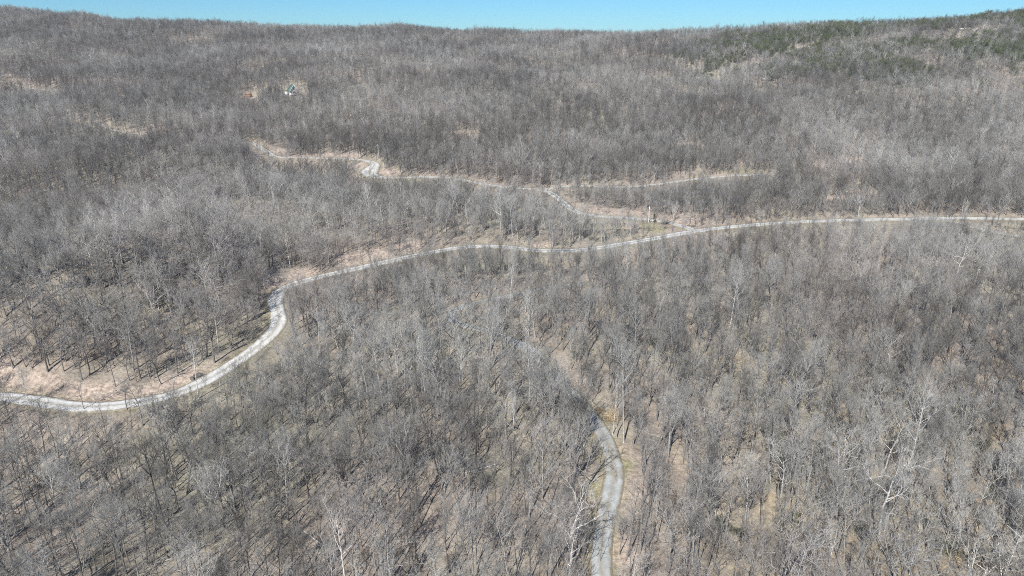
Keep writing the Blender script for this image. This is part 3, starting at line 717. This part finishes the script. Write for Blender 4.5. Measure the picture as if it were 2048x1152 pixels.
LQ = [(1872,860,1.2,'tallest dark green laurel in the cluster on the right slope'), (1898,850,1.0,'dark laurel just right of the tallest laurel'), (1890,880,.9,'low laurel below the tall laurel cluster at right'), (1850,835,.8,'small laurel at the left end of the right slope cluster'),
 (1840,905,.7,'low laurel under a leaning pale trunk at right'), (1550,905,1.0,'dark laurel behind the zigzag pale oak'), (1570,925,.8,'smaller laurel beside the zigzag pale oak'), (1810,800,.9,'lone laurel above the right slope cluster'), (1925,815,.8,'laurel near the right edge above the cluster'),
 (1440,1060,.9,'dark laurel at the foot of the lower right slope'), (1480,1070,.7,'smaller laurel right of the foot slope laurel'), (1885,1110,1.0,'dark laurel near the bottom right corner'), (1850,1050,.8,'laurel above the bottom right corner beside tall poles'), (1720,1070,.8,'laurel low down between slender trunks at right'),
 (1580,1045,.7,'little laurel below the wide crooked oak'), (1960,900,.8,'laurel close to the right edge of the slope'), (1635,1000,.7,'laurel in the middle of the right slope'), (1505,690,1.1,'laurel high on the middle right slope'), (235,335,1.6,'large green laurel clump in the hollow at upper left'), (262,322,1.4,'second laurel clump in the hollow at upper left'), (215,345,1.3,'lowest laurel clump in the upper left hollow'),
 (215,668,1.0,'dark laurel on the left spur above the soil bank'), (1985,1000,.9,'laurel on the right margin partway down'), (1300,690,.7,'small green bush above the end of the grey track'), (1150,715,.6,'small green bush at the visible end of the track')]
for k, (a, b, s, lab) in enumerate(LQ):
    if ray_ground(a, b, H0)[1] > 0: place('laurel_bush', laurels[k % 3], a, b, s*1.45, lab, 'bush', 'evergreen laurels scattered on the slopes', rz=k*1.3)
# laurel thicket under the trees on the right-hand crest
g3 = np.random.default_rng(12); Q = []
while len(Q) < 2800:
    a = g3.uniform(.20, .82); yv = g3.uniform(620, 905); x = a*yv
    rd = np.interp(a, RA, RD)
    wgt = smooth((yv-(rd-260))/140)*smooth((rd+10-yv)/20)*smooth((a-.2)/.1)*smooth((.8-a)/.12)*np.clip(.55+2.2*vnoise(x, yv, 45, 30), 0, 1)
    if g3.random() < wgt: Q.append((x, yv))
Q = np.array(Q); m_ = len(Q)
instancer('laurel_thicket', np.column_stack([Q, H(Q[:, 0], Q[:, 1])]), np.stack([np.zeros(m_), np.zeros(m_), g3.random(m_)*6.28], 1), g3.uniform(1.3, 3.1, m_), np.stack([np.zeros(m_, int), g3.integers(0, 3, m_)], 1), np.full(m_, .4), [laurels], kind='stuff', label='dark green laurel thicket under the trees on the right-hand crest', cat='thicket')

# ------------------------------------------------------------------ rocks, logs, brush
def rock_mesh(seed, mat, flat=.6):
    import bmesh
    g = np.random.default_rng(seed); bm = bmesh.new(); bmesh.ops.create_icosphere(bm, subdivisions=2, radius=1)
    cuts = [(unit(g.normal(0, 1, 3)), rnd(g, .55, .85)) for _ in range(9)]
    for v in bm.verts:
        p = np.array(v.co)
        for nrm, dd_ in cuts:
            e = p @ nrm
            if e > dd_: p = p-nrm*(e-dd_)
        p[2] *= flat; p += g.normal(0, .03, 3); v.co = p
    me = bpy.data.meshes.new('rock'); bm.to_mesh(me); bm.free(); me.materials.append(M[mat]); return me
rocks = [rock_mesh(k, 'rock') for k in range(3)]; drock = [rock_mesh(k+7, 'darkrock', .75) for k in range(2)]
def rock(px, py, s, me, lab, cat='rock', group=None, name='boulder'):
    x, y = ray_ground(px, py, H0); o = mesh_obj(name, me); o.location = (x, y, float(H(x, y)[0])+s*.2); o.scale = (s, s*.8, s*.8); o.rotation_euler = (0, 0, px*.7)
    tag(o, lab, cat, group)
rock(396,752,1.5,drock[0],'dark rock outcrop in the soil bank above the road bend'); rock(385,757,1.0,drock[1],'smaller dark rock left of the bank outcrop')
rock(1387,451,1.2,drock[0],'dark boulder at the road junction'); rock(1378,449,.9,drock[1],'smaller dark boulder left of the junction boulder'); rock(1394,451,.9,rocks[0],'pale small boulder at the right of the junction boulders')
rock(1287,428,.8,drock[1],'small dark rock on the bank left of the utility pole')
for k, (a, b, s) in enumerate([(1545,44,5),(1600,48,5),(1690,44,6),(1720,47,6),(1740,49,5),(1905,46,5),(1925,60,4),(1950,62,5),(1500,92,4),(1530,160,4),(1425,58,4),(1990,70,4)]):
    rock(a, b, s, rocks[k % 3], ['leftmost', 'second', 'third', 'fourth', 'fifth', 'sixth', 'seventh', 'eighth', 'low left', 'isolated', 'far left', 'far right'][k]+' pale rock ledge below the right-hand crest', 'rock', 'pale ledges on the right-hand crest', 'rock_ledge')
g5 = np.random.default_rng(44)
lm = MB(); P, _ = limb_path(g5, np.array([0, 0, .1]), np.array([1, .05, 0]), 9, 5, .04, 0); lm.tube(P, np.linspace(1, .35, 6)*.2, 6)
for _ in range(5):
    q = g5.integers(2, 5); Pb, _ = limb_path(g5, P[q], perp_dir(g5, np.array([1., 0, 0]), .9), 1.6, 3, .2, .05); lm.tube(Pb, [.06, .045, .03, 0], 4)
logm = lm.mesh('fallen_log', M['bark'])
for k, (a, b) in enumerate([(300,1120),(655,1100),(120,960),(560,905),(420,860),(760,1000),(1460,1085),(1700,960),(1960,1100),(930,950),(1330,880),(60,1080)]):
    x, y = ray_ground(a, b, H0); o = mesh_obj('fallen_log', logm); o.location = (x, y, float(H(x, y)[0])+.12); o.rotation_euler = (0, 0, k*2.1+.3); o['tint'] = .95 if k % 2 else .7
    wh = ['near the bottom edge among the left shadows', 'at the bottom left of the middle', 'on the far left slope', 'below the road bend', 'just under the road bend at left', 'on the lower middle slope', 'at the foot of the right slope', 'in the middle of the right slope', 'in the bottom right corner', 'left of the grey track on the middle slope', 'right of the grey track by the straw brush', 'in the bottom left corner'][k]
    tag(o, ('pale' if k % 2 else 'grey')+' fallen log lying on leaf litter '+wh, 'log', 'fallen logs on the near slope')
def brush(seed, n, L, mat):
    g = np.random.default_rng(seed); b = MB()
    for k in range(n):
        a = g.random()*6.28; e = rnd(g, .05, 1.2); d = np.array([math.cos(a)*math.cos(e), math.sin(a)*math.cos(e), math.sin(e)])
        P, dd_ = limb_path(g, g.normal(0, .35, 3)*[1, 1, .2]+[0, 0, .2], d, L*rnd(g, .5, 1), 4, .12, -.03); b.tube(P, np.array([1, .8, .6, .35, 0])*.035, 3)
        for q in (1, 2, 3, 3):
            b.tube([P[q], P[q]+perp_dir(g, dd_, .7)*L*.25], [.016, 0], 3)
    return b.mesh('brush', M[mat])
bm1 = brush(3, 230, 3.8, 'straw')
for (a, b, s, lab) in [(1205,838,1.0,'straw-coloured heap of cut brush at the edge of the grey track'), (1180,822,.6,'smaller straw-coloured brush uphill of the larger heap')]:
    x, y = ray_ground(a, b, H0); o = mesh_obj('brush_pile', bm1); o.location = (x+2.2, y, float(H(x+2.2, y)[0])); o.scale = (s,)*3; tag(o, lab, 'brush pile', 'brush heaps by the track')
bm2 = brush(4, 90, 4.5, 'wood'); bm2.materials[0] = M['bark']
x, y = ray_ground(1330, 447, H0); o = mesh_obj('brush_pile', bm2); o.location = (x, y, float(H(x, y)[0])); o.rotation_euler = (0, 0, 1); tag(o, 'fallen grey treetop lying right of the small dark conifer', 'brush pile')

# ------------------------------------------------------------------ utility poles
def box(b, x0, x1, y0, y1, z0, z1):
    V = np.array([(x, y, z) for z in (z0, z1) for y in (y0, y1) for x in (x0, x1)], float)
    b.V.append(V)
    for q in ((0, 2, 3, 1), (4, 5, 7, 6), (0, 1, 5, 4), (2, 6, 7, 3), (0, 4, 6, 2), (1, 3, 7, 5)):
        b.F.append((b.n+q[0], b.n+q[1], b.n+q[2])); b.F.append((b.n+q[0], b.n+q[2], b.n+q[3]))
    b.n += 8
pm = MB(); pm.tube([(0, 0, -.5), (0, 0, 4), (0, 0, 9), (0, 0, 9.05)], [.24, .21, .17, 0], 8); pole_me = pm.mesh('pole', M['pole'])
xm = MB(); box(xm, -1.1, 1.1, -.06, .06, 8.2, 8.35); arm_me = xm.mesh('crossarm', M['pole'])
im = MB()
im.tube([(0, 0, 0), (0, 0, .14), (0, 0, .26), (0, 0, .28)], [.06, .09, .05, 0], 6); ins_me = im.mesh('insulator', M['metal'])
tm = MB(); tm.tube([(0, -.42, 7), (0, -.42, 7.05), (0, -.42, 7.85), (0, -.42, 7.95), (0, -.42, 8)], [.02, .26, .26, .2, 0], 8); trf = tm.mesh('transformer', M['metal'])
for (a, b, s, lab) in [(1297,444,.85,'pale weathered utility pole beside the small conifer on the hill road'), (757,312,.85,'pale utility pole at the sharp bend of the upper hill road'), (1395,468,.001,None)]:
    if lab is None: continue
    x, y = ray_ground(a, b, H0); T = empty('utility_pole', (x, y, float(H(x, y)[0])), .4, s); tag(T, lab, 'utility pole', 'utility poles by the hill road')
    mesh_obj('pole', pole_me, T); ar = mesh_obj('crossarm', arm_me, T); mesh_obj('transformer', trf, T)
    for xx in (-.95, 0.35, .95):
        io = mesh_obj('insulator', ins_me, ar); io.location = (xx, 0, 8.35)

# ------------------------------------------------------------------ cabin with the green roof
x, y = ray_ground(586, 189, H0)
zc = float(H(x, y)[0]); cabin = empty('cabin', (x, y, zc), R(30), 1.0); tag(cabin, 'small white cabin with steep green metal roof in the woods at upper left', 'house')
W_, L_, eave, apex = 3.6, 4.8, 4.0, 9.0      # half width, half length; the gable looks along -Y (towards the valley)
def part(name, b, mat, par): return mesh_obj(name, b.mesh(name, M[mat]), par)
b = MB(); V = [(-W_, -L_, -1), (W_, -L_, -1), (W_, L_, -1), (-W_, L_, -1), (-W_, -L_, eave), (W_, -L_, eave), (W_, L_, eave), (-W_, L_, eave), (0, -L_, apex-.25), (0, L_, apex-.25)]
b.V.append(np.array(V, float)); b.n = 10
b.F += [(0, 1, 5), (0, 5, 4), (1, 2, 6), (1, 6, 5), (2, 3, 7), (2, 7, 6), (3, 0, 4), (3, 4, 7), (4, 5, 8), (6, 7, 9)]
walls = part('wall', b, 'siding', cabin)
def roof_slab(sx):
    b = MB(); ox = .7; th = .22; sl = (apex-eave)/W_
    P = [(0, -L_-1.2, apex), (sx*(W_+ox), -L_-1.2, eave-sl*ox), (sx*(W_+ox), L_+.8, eave-sl*ox), (0, L_+.8, apex)]
    V = np.array(P+[(p[0], p[1], p[2]-th) for p in P], float); b.V.append(V); b.n = 8
    for q in ((0, 1, 2, 3), (7, 6, 5, 4), (0, 4, 5, 1), (1, 5, 6, 2), (2, 6, 7, 3), (3, 7, 4, 0)): b.F += [(q[0], q[1], q[2]), (q[0], q[2], q[3])]
    return b
r1 = part('roof', roof_slab(-1), 'roof', cabin); r2 = part('roof', roof_slab(1), 'roof', cabin)
for sx in (-1, 1):       # white barge boards along the gable
    b = MB(); sl = (apex-eave)/W_; P = [(0, -L_-1.3, apex+.12), (sx*(W_+.8), -L_-1.3, eave-sl*.8+.12), (sx*(W_+.8), -L_-1.3, eave-sl*.8-.5), (0, -L_-1.3, apex-.5)]
    V = np.array(P+[(p[0], p[1]+.09, p[2]) for p in P], float); b.V.append(V); b.n = 8
    for q in ((0, 1, 2, 3), (7, 6, 5, 4), (0, 4, 5, 1), (1, 5, 6, 2), (2, 6, 7, 3), (3, 7, 4, 0)): b.F += [(q[0], q[1], q[2]), (q[0], q[2], q[3])]
    part('barge_board', b, 'trim', cabin)
b = MB(); box(b, -1.6, 1.3, -L_-.12, -L_-.002, 1.0, 3.0); wf = part('window', b, 'trim', cabin)
b = MB(); box(b, -1.45, 1.15, -L_-.16, -L_-.125, 1.15, 2.85); part('pane', b, 'glass', wf)
b = MB(); box(b, -.7, .7, -L_-.12, -L_-.002, 4.6, 6.2); wf = part('window', b, 'trim', cabin)
b = MB(); box(b, -.55, .55, -L_-.16, -L_-.125, 4.75, 6.05); part('pane', b, 'glass', wf)
for yy in (-2.6, .8):
    b = MB(); box(b, -W_-.1, -W_-.002, yy, yy+1.4, 1.1, 2.7); wf = part('window', b, 'trim', cabin)
    b = MB(); box(b, -W_-.14, -W_-.105, yy+.15, yy+1.25, 1.25, 2.55); part('pane', b, 'glass', wf)
b = MB(); box(b, 2.0, 3.0, -L_-.1, -L_-.002, .2, 2.4); dr = part('door', b, 'wood', cabin); b = MB(); box(b, 2.1, 2.18, -L_-.16, -L_-.105, 1.2, 1.35); part('handle', b, 'metal', dr)
b = MB(); box(b, -W_-.4, W_+2.6, -L_-3.2, -L_-.003, -.05, .12); dk = part('deck', b, 'wood', cabin)
for xx in (-W_, 0, W_+2.3):
    b = MB(); box(b, xx, xx+.2, -L_-3.1, -L_-2.9, -2.8, -.052); part('post', b, 'wood', dk)
b = MB(); box(b, -W_-.4, W_+2.6, -L_-3.2, -L_-3.12, 1.0, 1.1)
for k in range(17): box(b, -W_-.35+k*.63, -W_-.29+k*.63, -L_-3.19, -L_-3.13, .121, .999)
part('railing', b, 'trim', dk)
b = MB(); box(b, -W_-3.2, -W_-.703, -L_+4.4, L_, -1, 2.3); part('lean_to', b, 'trim', cabin)
b = MB(); box(b, -.9, -.2, 1.5, 2.2, apex-1.2, apex+1.0); part('chimney', b, 'rock', cabin)
# small shed left of the cabin
x, y = ray_ground(497, 194, H0); shed = empty('shed', (x, y, float(H(x, y)[0])), R(-15)); tag(shed, 'small rust-brown shed in a bare soil clearing left of the cabin', 'shed')
b = MB(); box(b, -2.6, 2.6, -1.8, 1.8, -1, 2.4); part('wall', b, 'redshed', shed)
b = MB(); b.V.append(np.array([(-2.9, -2.1, 2.41), (2.9, -2.1, 2.41), (2.9, 2.1, 2.41), (-2.9, 2.1, 2.41), (-2.9, 0, 3.7), (2.9, 0, 3.7)], float)); b.n = 6
b.F += [(0, 1, 5), (0, 5, 4), (2, 3, 4), (2, 4, 5), (0, 4, 3), (1, 2, 5), (0, 3, 2), (0, 2, 1)]; part('roof', b, 'wood', shed)
b = MB(); box(b, -.6, .6, -1.86, -1.802, -.3, 1.9); part('door', b, 'wood', shed)
# ------------------------------------------------------------------ thin spring air
import bmesh
print('ground', gz.min(), gz.max())
HB = float(gz.min())-3
hb = bmesh.new(); bmesh.ops.create_cube(hb, size=1)
for v in hb.verts: v.co = (v.co.x*9000, 2000+v.co.y*9000, HB + (v.co.z+.5)*(162-HB))
hm = bpy.data.meshes.new('haze'); hb.to_mesh(hm); hb.free()
m = bpy.data.materials.new('air'); m.use_nodes = True; nt = m.node_tree; nt.nodes.clear()
o_ = nt.nodes.new('ShaderNodeOutputMaterial'); v_ = nt.nodes.new('ShaderNodeVolumePrincipled'); v_.inputs['Density'].default_value = 0.00007; v_.inputs['Color'].default_value = (.85, .89, .97, 1)
nt.links.new(v_.outputs[0], o_.inputs['Volume']); hm.materials.append(m); tag(mesh_obj('haze', hm), kind='stuff')
